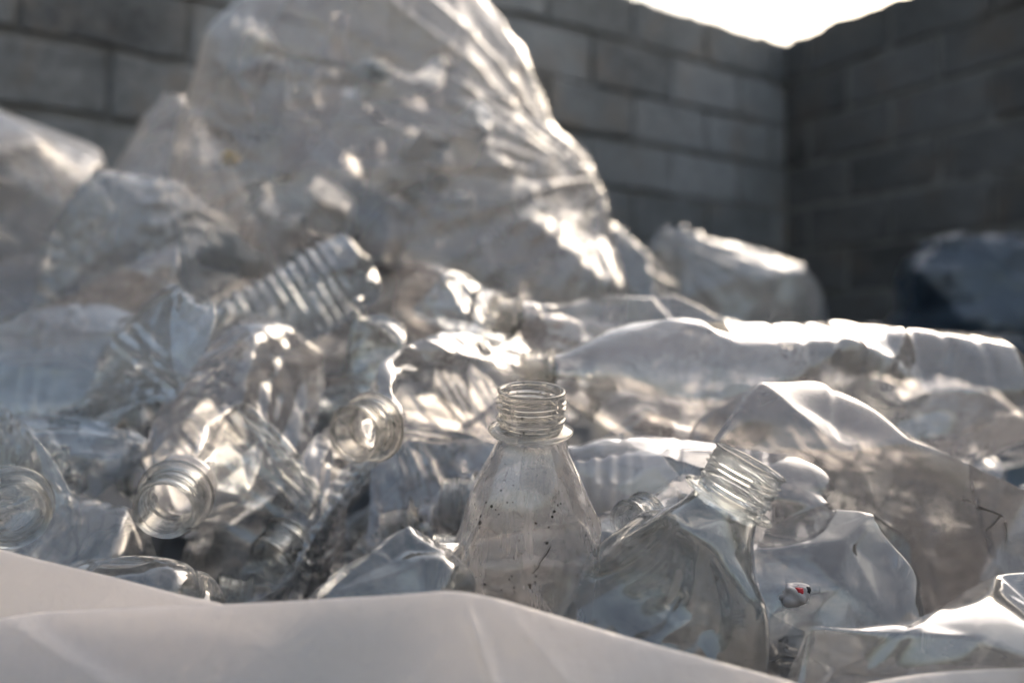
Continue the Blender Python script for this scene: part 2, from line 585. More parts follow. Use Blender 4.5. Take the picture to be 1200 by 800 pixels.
def facetize(P, P0, r, count, amp, strength, seed, mask=None, soft=1):
    """crease the wall into flat triangular facets between scattered corner points"""
    from mathutils.geometry import delaunay_2d_cdt
    g = np.random.default_rng(seed)
    V, U = P.shape[:2]
    s = np.concatenate([[0], np.cumsum(np.linalg.norm(np.diff(P0, axis=0), axis=-1).mean(1))])
    S, W = s[-1], 2 * math.pi * r
    pts = np.zeros((0, 2))
    for _ in range(count):
        c = g.uniform(0, 1, (7, 2)) * (W, S)
        if len(pts):
            d = np.abs(c[:, None] - pts[None])
            d[..., 0] = np.minimum(d[..., 0], W - d[..., 0])
            c = c[np.argmax((d ** 2).sum(-1).min(1) * g.uniform(.4, 1, 7))]
        else:
            c = c[0]
        pts = np.vstack([pts, c])
    caps = np.array([(W * (i + .5) / 8, y) for i in range(8) for y in (-1e-4, S + 1e-4)])
    pts = np.vstack([pts, caps])
    iu = np.round(pts[:, 0] / W * U).astype(int) % U
    iv = np.clip(np.searchsorted(s, pts[:, 1]), 0, V - 1)
    off = g.normal(size=len(pts)) * amp
    off[-16:] = 0
    val = P[iv, iu] + grid_normals(P)[iv, iu] * off[:, None]
    allp, ref = [], []
    for k in (-1, 0, 1):
        q = pts + (k * W, 0)
        m = (q[:, 0] > -W * .45) & (q[:, 0] < W * 1.45)
        allp += [Vector(x) for x in q[m]]
        ref += list(np.nonzero(m)[0])
    vo, _, fo, ov, _, _ = delaunay_2d_cdt(allp, [], [], 0, 1e-9)
    org = [o[0] if o else -1 for o in ov]
    gu = np.arange(U) / U * W
    out = P.copy()
    for f in fo:
        if len(f) != 3 or min(org[i] for i in f) < 0:
            continue
        a, b, c = (np.array(vo[i]) for i in f)
        va, vb, vc = (val[ref[org[i]]] for i in f)
        x0, x1 = min(a[0], b[0], c[0]), max(a[0], b[0], c[0])
        y0, y1 = min(a[1], b[1], c[1]), max(a[1], b[1], c[1])
        ju = np.nonzero((gu >= x0) & (gu <= x1))[0]
        jv = np.nonzero((s >= y0) & (s <= y1))[0]
        if not len(ju) or not len(jv):
            continue
        X, Y = np.meshgrid(gu[ju], s[jv])
        det = (b[1] - c[1]) * (a[0] - c[0]) + (c[0] - b[0]) * (a[1] - c[1])
        if abs(det) < 1e-14:
            continue
        l1 = ((b[1] - c[1]) * (X - c[0]) + (c[0] - b[0]) * (Y - c[1])) / det
        l2 = ((c[1] - a[1]) * (X - c[0]) + (a[0] - c[0]) * (Y - c[1])) / det
        l3 = 1 - l1 - l2
        ins = (l1 >= -1e-6) & (l2 >= -1e-6) & (l3 >= -1e-6)
        Q = l1[..., None] * va + l2[..., None] * vb + l3[..., None] * vc
        sub = out[np.ix_(jv, ju)]
        sub[ins] = Q[ins]
        out[np.ix_(jv, ju)] = sub
    for _ in range(soft):
        out[1:-1] = .25 * out[:-2] + .5 * out[1:-1] + .25 * out[2:]
        out = .25 * np.roll(out, 1, 1) + .5 * out + .25 * np.roll(out, -1, 1)
    w = strength * (np.ones((V, U)) if mask is None else np.clip(mask, 0, 1))
    return P + (out - P) * w[..., None]


def crumple(P, P0, L, r, cell, fk, seed, kind='cone', rk=1.0):
    P, P0 = finer(finer(P)), finer(finer(P0))
    z = P0[..., 2] / L
    rad = np.linalg.norm(P0[..., :2], axis=-1)
    mk = np.clip((.90 - z) / .12, 0, 1) * np.clip((rad - .006) / .01, 0, 1)
    part = np.clip(.75 + lump_noise(P0, .10, seed + 7) * .6, .5, 1.0)
    if fk:
        n_ = int(2 * math.pi * r * L / cell ** 2)
        P = facetize(P, P0, r, n_, cell * .06 * fk, .92, seed + 3, mk * part)
    P = P + grid_normals(P) * (rk * ribs_of(kind, P0[..., 2], r, L))[..., None]
    if fk:
        rg = ridge(P0, r * 2.6, seed + 5, 9) * .0008 * (r / .0325)
        P = P + grid_normals(P) * (rg * mk)[..., None]
    return P


def basis(n, roll=0.0):
    q = Vector(n).normalized().to_track_quat('Z', 'Y')
    return (q @ Quaternion((0, 0, 1), roll)).to_matrix()


GROUP_HEAP = 'crushed clear bottles in the heap'
BOTTLES = {}


def bottle(name, label, kind, r, L, mat, n, ring=None, base=None, roll=0.0, flat=None, cam_flat=False, pokes=(), squash=None,
           bend=None, iters=110, seed=0, neck=0, cat='plastic bottle', group=None, stiff=.25, s=1.0, fk=1.5, cell=.027, lobes=.35, rk=1.0):
    n = Vector(n).normalized()
    Rm = basis(n, roll)
    if ring is not None:
        origin = Vector(ring) - n * L * s
    else:
        origin = Vector(base)
    Mw = Matrix.Translation(origin) @ Rm.to_4x4() @ Matrix.Scale(s, 4)
    if flat is not None or pokes or bend or squash:
        # azimuths are given from the side that faces the photographer
        mid = origin + n * L * s * .5
        lv = Rm.transposed() @ (Vector((0, 0, H)) - mid)
        a0 = math.atan2(lv.y, lv.x)
        if flat is not None:
            flat = (flat[0] + a0, flat[1], flat[2])
        pokes = [(a + a0, f, q, d) for a, f, q, d in pokes]
        if bend:
            bend = (bend[0], bend[1] + a0, bend[2])
        if squash:
            squash = (squash[0], squash[1] + a0, squash[2])
    P = body_grid(kind, r, L, lobes)
    P0 = P
    if iters:
        P = crush(P, L, r, flat, pokes, squash, bend, 0, iters, seed, stiff)
    P = crumple(P, P0, L, r, cell, fk, seed, kind, rk)
    me = grid_mesh('body', P)
    me.materials.append(M[mat])
    t = empty(name, Mw)
    tag(t, label, cat, group)
    b = link('body', me, None, t)
    nk = link('neck', (NECK, NECK2)[neck], None, t)
    nk.location = (0, 0, L)
    nk.rotation_euler = (0, 0, seed * 1.3)
    rg = link('support_ring', (RING, RING2)[neck], None, nk)
    t['L'] = L
    return t, me, P


EXTRA = (
    # label, kind, r, L, material, axis, base pixel + depth, seed
    ('pale crumpled bottle lying crosswise above the mouth at the left edge', 'dome', .042, .22, 'clear', (-.9, .1, -.15), (165, 418, .62), 41),
    ('clear bottle wedged under the big banded bottle, its base toward its threaded mouth', 'cone', .034, .19, 'dusty', (-.8, .3, .1), (200, 640, .45), 42),
    ('cloudy crushed bottle sunk in the hollow between the round open mouth and the sack rim', 'cone', .033, .18, 'dusty', (.75, .25, .45), (395, 640, .50), 43),
    ('clear creased bottle lying across the heap under the ribbed diagonal one', 'cone', .037, .21, 'clear', (.85, .1, -.2), (330, 455, .68), 44),
    ('crushed bottle lying left of the ribbed diagonal one, below the dark clear sack', 'waist', .042, .24, 'hazy', (-.9, .15, -.1), (240, 350, .74), 45),
    ('small crushed bottle in the gap left of the upright dusty bottle', 'ribs', .030, .16, 'dusty', (.8, .2, -.3), (470, 545, .52), 46),
    ('clear bottle end under the mouth at the left edge, squeezed against the flap', 'dome', .033, .18, 'clear', (-.9, .25, .1), (128, 600, .43), 47),
    ('short dusty bottle between the pale crosswise bottle and the banded one', 'ribs', .032, .17, 'dusty', (-.6, .3, -.6), (165, 480, .56), 48),
    ('crushed clear bottle behind the banded one, below the loose thin sack', 'cone', .036, .20, 'clear', (-.85, .2, -.1), (330, 385, .80), 49),
    ('small crushed bottle with its base up, right of the round open mouth', 'dome', .027, .13, 'clear', (-.5, .1, -.8), (520, 455, .55), 50),
    ('small creased bottle leaning against the left side of the banded bottle', 'cone', .028, .14, 'grey', (-.3, -.2, -.9), (110, 520, .50), 51),
    ('narrow folded bottle slanting down between the banded bottle and the round open mouth', 'ribs', .026, .15, 'shiny', (-.55, -.05, -.8), (408, 470, .45), 52),
    ('crushed bottle with its wide end up, above the round open mouth', 'wide', .034, .17, 'clear', (.3, .1, -.95), (450, 375, .66), 53),
    ('low dusty bottle end beside the small horizontal neck', 'dome', .030, .15, 'grey', (.6, .2, -.6), (390, 590, .46), 54),
    ('crumpled bottle end in the gap above the smooth domed bottle end', 'dome', .028, .14, 'hazy', (.2, .5, -.8), (290, 600, .43), 55),
    ('flattened clear bottle under the bright folded edge at left', 'cone', .033, .17, 'shiny', (-.8, .0, -.5), (150, 455, .50), 56),
    ('small crushed bottle behind the dusty blurred mouth', 'waist', .030, .15, 'shiny', (.7, .2, -.5), (500, 335, .74), 57),
)


def rnd_pokes(seed, k=5, r=.0325, deep=.7):
    g = np.random.default_rng(seed + 100)
    out = []
    for i in range(k):
        az, fz = g.uniform(0, 6.28), g.uniform(.12, .72)
        if i % 2 == 0:
            tl = g.uniform(.2, .65) * (1 if fz > .45 else -1)
            out.append((az, fz, -1.0 - tl if -1.0 - tl <= 0 else -.4, r * g.uniform(.35, deep)))
        else:
            out.append((az, fz, r * g.uniform(.5, 1.4), r * g.uniform(.35, deep)))
    return out


def build_bottles():
    B = bottle
    X = rnd_pokes
    # --- the two sharp ones in front
    t, me, P = B('plastic_bottle', 'upright dusty open bottle with black dirt specks, standing in the middle of the heap', 'wide', .0345, .190, 'hero',
      (0.02, -.21, .97), ring=at(622, 503, .352), roll=.3, neck=1, seed=1, cell=.026, fk=2.0,
      pokes=[(.2, .74, .026, .0040), (-1.0, .7, .03, .0035), (2.4, .5, .02, .008)], iters=90)
    BOTTLES['A'] = (t, P)
    BOTTLES['B'] = B('plastic_bottle', 'tilted big clear bottle, wide crushed shoulder and bare threaded neck leaning right', 'funnel', .048, .26, 'grey',
      (.46, -.10, .88), ring=at(854, 586, .315), roll=.9, seed=2, cell=.05, fk=1.5, rk=0,
      flat=(.10, .033, .036), pokes=[(.5, .66, .03, .010), (-.5, .6, -1.3, .012)], iters=120)
    B('plastic_bottle', 'rounded clear bottle end with one pale upright highlight, in front of the upright dusty bottle', 'dome', .0325, .16, 'grey',
      (-.50, -.10, -.86), base=at(520, 622, .300), roll=.4, seed=3, lobes=.1, cell=.05, fk=.5, rk=0,
      pokes=[(.3, .16, .05, .006), (-1.0, .14, .04, .007)])
    B('plastic_bottle', 'open bottle whose threaded mouth pokes in at the left edge above the sack rim', 'cone', .0325, .185, 'clear',
      (.60, -.80, -.02), ring=at(10, 594, .362), seed=4, pokes=X(4))
    B('plastic_bottle', 'big crushed bottle with ribbed bands, its threaded mouth pointing down at the viewer', 'waist', .046, .225, 'hazy',
      (.07, -.97, -.22), ring=at(206, 580, .40), roll=.3, seed=5, neck=0, cell=.03, fk=1.2,
      pokes=[(.3, .66, -1.5, .018), (-.5, .6, -1.45, .02), (.9, .6, -1.5, .016), (.1, .36, .03, .012), (1.4, .5, .03, .012)])
    B('plastic_bottle', 'smooth domed bottle end lying on its side just behind the sack rim at left', 'dome', .034, .19, 'smooth',
      (-.93, .16, -.20), base=at(255, 728, .325), roll=.2, seed=6, lobes=.5, cell=.05, pokes=[(.3, .06, .012, .007), (.8, .45, .03, .012)])
    B('plastic_bottle', 'half hidden round bottle base behind the smooth domed bottle end', 'dome', .032, .18, 'clear',
      (-.85, .35, -.35), base=at(280, 722, .37), seed=7, pokes=X(7, 3))
    B('plastic_bottle', 'crushed bottle facing the viewer with a round open mouth and thick pale rim', 'cone', .0325, .185, 'dusty',
      (-.40, -.91, -.10), ring=at(437, 500, .42), seed=8, flat=(.3, .018, .02), pokes=[(1.0, .72, .02, .016), (-.6, .6, -1.4, .014)], neck=1)
    B('plastic_bottle', 'crumpled cloudy bottle in the dark hollow, mouth facing down left', 'ribs', .030, .15, 'hazy',
      (-.42, -.84, -.34), ring=at(340, 638, .47), seed=9, flat=(.2, .012, .016), pokes=X(9, 7))
    B('plastic_bottle', 'ribbed clear bottle lying diagonally with its round ribbed end up, below the tall bag', 'ribs', .036, .22, 'shiny',
      (-.84, -.22, -.50), base=at(436, 308, .78), seed=10, lobes=.1, fk=1.0, rk=2.2, pokes=[(.5, .3, .03, .012), (-.3, .62, .03, .02)])
    B('plastic_bottle', 'large flattened bottle with bright triangular facets at far left', 'cone', .050, .26, 'shiny',
      (-.86, -.20, -.40), base=at(222, 392, .57), seed=11, flat=(-.20, .014, .02), lobes=0, cell=.05, fk=1.7, pokes=X(11, 5, .05))
    B('plastic_bottle', 'bottle pressed flat, its bright folded edge slanting down beside the banded bottle', 'wide', .036, .17, 'shiny',
      (-.60, -.10, -.78), base=at(236, 344, .53), seed=32, flat=(1.15, .007, .010), lobes=0, cell=.04, fk=1.0, pokes=X(32, 2))
    B('plastic_bottle', 'crushed bottle with a pale curved edge, just left of the ribbed pieces in the centre', 'dome', .034, .19, 'clear',
      (-.35, .1, -.93), base=at(428, 362, .60), seed=12, flat=(.5, .012, .018), lobes=0, pokes=X(12, 4))
    B('plastic_bottle', 'wide flattened cloudy bottle draped across the middle below the tall bag', 'cone', .060, .31, 'hazy',
      (.95, -.10, -.22), base=at(440, 322, .82), seed=13, flat=(.9, .022, .030), lobes=0, cell=.05, fk=1.6, pokes=X(13, 5, .05))
    B('plastic_bottle', 'big bottle with dusty blurred mouth facing left, behind the upright dusty bottle', 'cone', .042, .27, 'dusty',
      (-.90, -.42, .19), ring=at(600, 372, .63), seed=14, neck=1, cell=.035, pokes=[(.4, .55, -1.4, .018), (-.5, .4, .03, .02)])
    B('plastic_bottle', 'largest clear bottle lying sideways with its neck pointing left over the right half', 'waist', .056, .312, 'dirty',
      (-.985, -.14, .065), ring=at(643, 440, .525), seed=15, neck=1, roll=.2, cell=.04, fk=1.2,
      flat=(1.45, .046, .038), pokes=[(-.2, .45, .05, .014), (.4, .3, .06, .012)])
    BOTTLES['O'] = B('plastic_bottle', 'dull grey flattened bottle with a smooth curved shoulder at right', 'cone', .052, .26, 'dull',
      (.83, -.06, -.44), base=at(815, 524, .45), seed=16, lobes=0, rk=0, fk=1.4, cell=.05, flat=(.15, .030, .024), pokes=[(1.2, .72, .016, .016), (.9, .55, .014, .012)])
    B('plastic_bottle', 'small dull bottle lying with its lobed base facing right, behind the tilted neck', 'dome', .0255, .13, 'dusty',
      (-.95, .20, .13), base=at(974, 602, .40), seed=17, lobes=1.0, fk=.6, pokes=[(.4, .35, .02, .006)])
    B('plastic_bottle', 'milky white bottle with raised rings lying between the two open necks', 'ribs', .029, .11, 'milk',
      (-.93, .15, -.02), base=at(800, 592, .445), seed=18, lobes=.2, fk=.5, pokes=[(1.6, .5, .03, .010)])
    B('plastic_bottle', 'small bottle with a coil threaded mouth between the two open necks', 'cone', .0245, .13, 'clear',
      (-.70, -.70, .05), ring=at(755, 609, .385), seed=19, s=.72)
    B('plastic_bottle', 'small bottle neck lying horizontally left of the upright dusty bottle', 'cone', .030, .16, 'dusty',
      (-.96, -.05, -.20), ring=at(488, 622, .47), seed=20, neck=1, pokes=X(20, 3))
    B('plastic_bottle', 'fluted crushed bottle leaning behind the left shoulder of the upright dusty bottle', 'ribs', .033, .16, 'shiny',
      (-.60, .05, -.80), base=at(562, 528, .49), seed=21, lobes=.1, rk=1.8, flat=(.3, .014, .016), pokes=X(21, 4))
    B('plastic_bottle', 'crushed clear bottle holding a white scrap, beside the tilted bottle', 'cone', .036, .20, 'clear',
      (-.95, .10, .05), base=at(1075, 705, .375), seed=22, lobes=0, rk=.3, cell=.032, fk=1.6, flat=(.7, .027, .026), pokes=[(.4, .4, .04, .012), (-.5, .2, .03, .012), (1.2, .3, .03, .012)])
    B('plastic_bottle', 'shiny flattened bottle with sharp folds at the lower right corner', 'dome', .040, .26, 'shiny',
      (.955, .06, .185), base=at(893, 862, .312), seed=23, rk=0, roll=.5, lobes=0, flat=(1.25, .021, .028), cell=.055, fk=1.7,
      pokes=[(-.3, .10, .03, .010)])
    B('plastic_bottle', 'crumpled clear bottle end with a milky edge, above the mouth at the left edge', 'dome', .033, .19, 'clear',
      (-.85, .20, -.30), base=at(108, 495, .47), seed=24, lobes=0, flat=(.6, .014, .02), pokes=X(24, 5))
    B('plastic_bottle', 'ribbed crushed bottle standing behind the round open mouth, under the draped cloudy bottle', 'ribs', .036, .21, 'shiny',
      (-.25, .15, -.92), base=at(520, 372, .68), seed=25, lobes=.1, rk=1.8, flat=(.2, .018, .02), pokes=X(25, 4))
    B('plastic_bottle', 'bent clear bottle lying between the banded bottle and the dark hollow', 'cone', .032, .17, 'clear',
      (-.50, -.1, -.80), base=at(392, 478, .47), seed=26, lobes=0, flat=(.1, .010, .014), cell=.035, pokes=X(26, 4))
    B('plastic_bottle', 'clear bottle with pale wavy creases under the white bag at far left', 'waist', .038, .22, 'clear',
      (-.9, .1, .1), base=at(110, 300, .80), seed=27, lobes=0, flat=(.9, .02, .02), pokes=X(27, 5))
    B('plastic_bottle', 'dark clear bottle end on the heap below the tall bag at left', 'dome', .040, .22, 'clear',
      (-.7, .5, -.3), base=at(262, 315, .86), seed=28, lobes=.1, pokes=X(28, 4))
    B('plastic_bottle', 'pale creased bottle at the right edge beside the dull grey one', 'cone', .036, .2, 'hazy',
      (.62, .2, -.5), base=at(1160, 535, .47), seed=29, lobes=0, flat=(.5, .014, .016), pokes=X(29, 4))
    B('plastic_bottle', 'short creased bottle part showing under the upright dusty bottle by the sack rim', 'dome', .03, .15, 'hazy',
      (.5, .1, -.8), base=at(598, 700, .322), seed=30, lobes=0, pokes=X(30, 3))
    B('plastic_bottle', 'clear bottle lying low along the sack rim at far left', 'ribs', .032, .19, 'clear',
      (-.9, .3, .1), base=at(150, 690, .40), seed=31, lobes=0, flat=(.4, .018, .02), pokes=X(31, 3))

    for lab, kind, r, L, mat, n, bp, sd in EXTRA:
        B('plastic_bottle', lab, kind, r, L, mat, n, base=at(*bp), seed=sd, lobes=.1, flat=(sd * .7 % 1.2 - .6, r * .5, r * .55), cell=.036, pokes=X(sd, 3))


build_bottles()

# ------------------------------------------------------------------ bottles that fill the heap (copies of five crushed kinds)
protos = []
for i, (kind, r, L, mat) in enumerate((('cone', .0325, .185, 'clear'), ('ribs', .034, .20, 'hazy'), ('dome', .036, .21, 'dusty'),
                                       ('waist', .044, .26, 'clear'), ('cone', .034, .19, 'hazy'), ('ribs', .042, .24, 'shiny'))):
    P = crush(body_grid(kind, r, L), L, r, (0, r * .55, r * .6) if i % 2 else None, rnd_pokes(200 + i, 5, r), None, None, 0, 80, 300 + i)
    P = crumple(P, body_grid(kind, r, L), L, r, .028, 1.5, 400 + i, kind)
    me = grid_mesh('body', P)
    me.materials.append(M[mat])
    protos.append((me, L))


inside = []
for i, mat in enumerate(('milk', 'dull', 'hazy', 'dull', 'milk', 'grey')):
    me = protos[i][0].copy()
    me.materials[0] = M[mat]
    inside.append((me, protos[i][1]))


def put_copy(i, loc, n, roll, label, group, kinds=protos):
    me, L = kinds[i % len(kinds)]
    t = empty('plastic_bottle', Matrix.Translation(loc) @ basis(n, roll).to_4x4())
    tag(t, label, 'plastic bottle', group)
    link('body', me, None, t)
    nk = link('neck', NECK if i % 2 else NECK2, None, t)
    nk.location = (0, 0, L)
    link('support_ring', RING if i % 2 else RING2, None, nk)
    return t


def surf(X, Y):
    z = np.interp(Y, [.3, .36, .42, .5, .6, .75, .9, 1.1], [-.12, -.105, -.085, -.055, -.02, .035, .075, .09])
    if X > .15:
        z -= .25 * min(.4, X - .15)
    return H + z


g = np.random.default_rng(5)
for i in range(28):
    Y = .46 + .62 * (i / 27) ** .9
    X = g.uniform(-1, 1) * (.60 * Y + .02)
    n = Vector((g.uniform(-1, 1), g.uniform(-.35, .35), g.uniform(-.35, .35))).normalized()
    z = surf(X, Y) - .08 - g.uniform(0, .06) - .05 * (Y > .7)
    c = Vector((X, Y, z)) - n * .1
    put_copy(i, c, n, g.uniform(0, 6), 'crushed clear bottle half buried among the others in the heap', 'bottles buried in the heap')

for i in range(14):
    X, Y = g.uniform(.22, .60), g.uniform(.58, .98)
    n = Vector((g.uniform(-1, 1), g.uniform(-.6, .6), g.uniform(-.3, .3))).normalized()
    put_copy(i + 2, Vector((X, Y, surf(X, Y) - .06 - g.uniform(0, .05) - .10 * (X > .45))) - n * .1, n, g.uniform(0, 6),
             'crushed clear bottle half buried among the others in the heap', 'bottles buried in the heap')

# dark sheet added as mass below the bottles: stops backlight, keeps gaps dark
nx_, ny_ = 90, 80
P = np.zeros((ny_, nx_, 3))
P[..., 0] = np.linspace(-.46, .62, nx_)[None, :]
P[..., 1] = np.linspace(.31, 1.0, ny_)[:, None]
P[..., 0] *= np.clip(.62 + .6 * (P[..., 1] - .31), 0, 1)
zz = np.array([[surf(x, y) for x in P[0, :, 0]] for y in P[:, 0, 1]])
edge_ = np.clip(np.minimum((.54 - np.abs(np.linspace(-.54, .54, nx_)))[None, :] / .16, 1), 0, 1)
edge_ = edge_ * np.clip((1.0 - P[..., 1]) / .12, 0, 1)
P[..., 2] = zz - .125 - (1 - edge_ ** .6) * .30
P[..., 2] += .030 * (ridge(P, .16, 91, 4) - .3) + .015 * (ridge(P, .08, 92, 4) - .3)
tag(link('gap_backing', grid_mesh('gap_backing', P, False), M['backing']), 'dark sheet added under the bottles in place of deeper ones, keeping the gaps dark', 'added backing', None, 'stuff')

# ------------------------------------------------------------------ sacks
def hull_rows(rows, cy, V, U, lump=.02, seed=0, p=2.3, dents=()):
    """rows: (z, x left, x right, half depth)"""
    rows = np.array(rows, dtype=float)
    o = np.argsort(rows[:, 0])
    rows = rows[o]
    s = np.concatenate([[0], np.cumsum(np.abs(np.diff(rows[:, 0])) + .5 * np.abs(np.diff(rows[:, 2] - rows[:, 1])))])
    u = np.linspace(0, s[-1], V)
    z, xl, xr, b = (np.interp(u, s, rows[:, k]) for k in range(4))
    for a in (z, xl, xr, b):
        for _ in range(3):
            a[1:-1] = .25 * a[:-2] + .5 * a[1:-1] + .25 * a[2:]
    th = np.linspace(0, 2 * math.pi, U, endpoint=False)
    c, s_ = np.cos(th), np.sin(th)
    cc, ss = np.sign(c) * np.abs(c) ** (2 / p), np.sign(s_) * np.abs(s_) ** (2 / p)
    P = np.zeros((V, U, 3))
    P[..., 0] = ((xl + xr) / 2)[:, None] + ((xr - xl) / 2)[:, None] * cc
    P[..., 1] = cy + b[:, None] * ss
    P[..., 2] = z[:, None]
    ctr = np.zeros((V, 1, 3))
    ctr[:, 0, 0], ctr[:, 0, 1], ctr[:, 0, 2] = (xl + xr) / 2, cy, z
    d = P - ctr
    l = np.linalg.norm(d, axis=-1, keepdims=True) + 1e-6
    w = np.clip(l / .08, 0, 1)
    P = P + d / l * (lump_noise(P, .20, seed) * lump + lump_noise(P, .09, seed + 1) * lump * .4)[..., None] * w
    return P


def sack(name, label, cat, rows, cy, mat, V=80, U=110, excess=1.015, seed=0, lump=.02, iters=70, pull=(), attract=.035, group=None, parent=None, stiff=.12, cell=.12, folds=(), fstr=.9, famp=.07):
    P = hull_rows(rows, cy, V, U, lump, seed)
    Hl = P.copy()
    rest = rest_of(P, [(0, 2, stiff), (2, 0, stiff)])
    g = np.random.default_rng(seed + 50)
    P = P + g.normal(size=P.shape) * .003

    def hook(P, t):
        P = P + (Hl - P) * attract
        for pt, rad, vec in pull:
            w = np.exp(-((Hl - np.array(pt)) ** 2).sum(-1) / rad ** 2)[..., None]
            P = P + w * (Hl + np.array(vec) - P) * .5
        P[0], P[-1] = Hl[0], Hl[-1]
        return P
    P = relax(P, rest, iters, hook, excess)
    P, Hl = finer(P), finer(Hl)
    rm = float(np.linalg.norm(Hl[..., :2] - Hl[..., :2].mean(1, keepdims=True), axis=-1).mean())
    n_ = int(2 * math.pi * rm * (Hl[..., 2].max() - Hl[..., 2].min()) / cell ** 2) + 12
    P = facetize(P, Hl, rm, n_, cell * famp, fstr, seed + 2, np.clip(1.1 + lump_noise(Hl, .4, seed + 5) * .5, .4, 1))
    hh = ridge(Hl * (1, 1, .5), .50, seed + 8, 9) * .004
    if not folds:
        q = Hl.reshape(-1, 3)[g.choice(Hl.shape[0] * Hl.shape[1], 7)]
        folds = [(tuple(p), g.uniform(.12, .24), int(g.integers(7, 13)), .0045, g.uniform(0, 6)) for p in q]
    for pt, rad, nf, amp, sd in folds:
        d = Hl - np.array(pt)
        ds = np.linalg.norm(d, axis=-1)
        an = np.arctan2(d[..., 2], d[..., 0] + .35 * d[..., 1])
        wv = np.sin(an * nf + sd + 1.5 * np.sin(an * 2.7 + sd)) + .6 * np.sin(an * nf * 1.9 + 2 * sd)
        hh = hh + amp * (np.exp(-np.abs(wv) * 3.2) - .28) * np.clip(ds / .05, 0, 1) * np.exp(-(ds / rad) ** 2)
    P = P + grid_normals(P) * hh[..., None]
    me = grid_mesh(name, P)
    me.materials.append(M[mat])
    o = link(name, me, None, parent)
    if parent is None:
        tag(o, label, cat, group)
    return o, P


def px_rows(tab, Y):
    """(py, left px, right px, depth fraction) at depth Y"""
    out = []
    for py, l, r_, df in tab:
        a, b = at(l, py, Y), at(r_, py, Y)
        out.append((a.z, a.x, b.x, (b.x - a.x) / 2 * df))
    return out


YB = 1.30
tall = px_rows([(-130, 440, 470, .9), (-100, 415, 500, .9), (-60, 370, 535, .8), (0, 288, 562, .75), (50, 250, 596, .7), (100, 236, 618, .7), (150, 222, 640, .7),
                (200, 210, 682, .7), (218, 208, 690, .7), (250, 205, 694, .7), (300, 215, 715, .7), (350, 240, 745, .7), (400, 270, 740, .7), (430, 330, 690, .7), (440, 430, 560, .7)], YB)
pA, pB = at(465, 82, YB - .24), at(688, 214, YB)
bagt = empty('refuse_sack', None, (0, YB, H - .05))
tag(bagt, 'tall translucent sack of bottles towering over the heap', 'plastic sack')
ob, PB = sack('film', '', '', [(z, a, b, c) for z, a, b, c in tall], YB, 'bag', 120, 170, 1.012, 3, .018, 90, cell=.11, fstr=.75, famp=.025,
              pull=[((pB.x, pB.y, pB.z), .045, (.03, 0, -.005)), ((pA.x, pA.y, pA.z), .03, (0, .035, 0))],
              folds=[((pB.x, pB.y, pB.z), .50, 14, .0105, .4), ((pA.x, pA.y, pA.z), .26, 8, .006, 1.7), ((at(330, 200, 1.1)[0], 1.1, at(330, 200, 1.1)[2]), .2, 9, .006, 2.2), ((at(560, 300, 1.1)[0], 1.1, at(560, 300, 1.1)[2]), .2, 11, .006, 4)])
ob.parent = bagt
ob.matrix_parent_inverse = Matrix.Translation((0, -YB, -(H - .05)))
# bottles seen dimly through its film
g = np.random.default_rng(9)
for i in range(24):
    py = g.uniform(40, 380)
    row = np.interp(py, [0, 50, 150, 215, 300, 400], [288, 255, 230, 215, 225, 280]), np.interp(py, [0, 50, 150, 215, 300, 400], [555, 590, 630, 660, 700, 730])
    px = g.uniform(row[0] + 75, row[1] - 115)
    n = Vector((g.uniform(-1, 1), g.uniform(-.5, .5), g.uniform(-.6, .6))).normalized()
    c = at(px, py, YB + g.uniform(-.21, .04)) - n * .1
    put_copy(i, c, n, g.uniform(0, 6), 'crushed bottle seen dimly through the film of the tall sack', 'bottles inside the tall sack', inside)

sack('refuse_sack', 'pale sack slumped at the left edge under the block wall', 'plastic sack',
     px_rows([(128, -60, 20, .8), (140, -110, 60, .8), (165, -170, 105, .8), (200, -200, 130, .8), (250, -200, 135, .8), (300, -180, 120, .8), (360, -130, 80, .8), (372, -60, 10, .8)], 1.22), 1.22, 'bag', 80, 110, 1.04, 11, .04, cell=.06, fstr=.7)
sack('refuse_sack', 'loose thin sack leaning against the left side of the tall sack', 'plastic sack',
     px_rows([(112, 190, 215, .7), (125, 175, 235, .7), (170, 150, 260, .7), (220, 125, 290, .7), (270, 100, 310, .7), (330, 90, 320, .7), (380, 130, 280, .7), (390, 190, 220, .7)], 1.38), 1.38, 'bag', 70, 90, 1.02, 12, .015)
sack('refuse_sack', 'dark clear sack with small bright crumples, low at left below the loose thin sack', 'plastic sack',
     px_rows([(208, 165, 190, .7), (216, 110, 225, .7), (235, 100, 250, .7), (270, 70, 272, .7), (310, 60, 275, .7), (360, 80, 250, .7), (390, 150, 190, .7)], 1.06), 1.06, 'bag_clear', 80, 110, 1.02, 13, .02)
sack('refuse_sack', 'blue grey crumpled sack at the right foot of the tall sack', 'plastic sack',
     px_rows([(262, 690, 720, .8), (275, 660, 745, .8), (310, 640, 780, .8), (350, 620, 800, .8), (400, 620, 800, .8), (460, 660, 770, .8), (470, 700, 730, .8)], 1.45), 1.45, 'bag_clear', 70, 100, 1.02, 14, .02)
sack('refuse_sack', 'rounded grey sack with a twisted top, in front of the wall corner', 'plastic sack',
     px_rows([(268, 780, 800, .8), (280, 772, 815, .9), (292, 770, 880, .9), (310, 765, 925, .9), (350, 770, 950, .9), (400, 775, 965, .9), (500, 790, 960, .9), (600, 800, 950, .9), (720, 820, 930, .9), (726, 850, 890, .9)], 2.0), 2.0, 'bag_white', 80, 110, 1.02, 15, .025, cell=.065, folds=[(tuple(at(797, 276, 1.9)), .22, 9, .016, 1.0), (tuple(at(930, 300, 1.85)), .2, 8, .010, 2.0)])
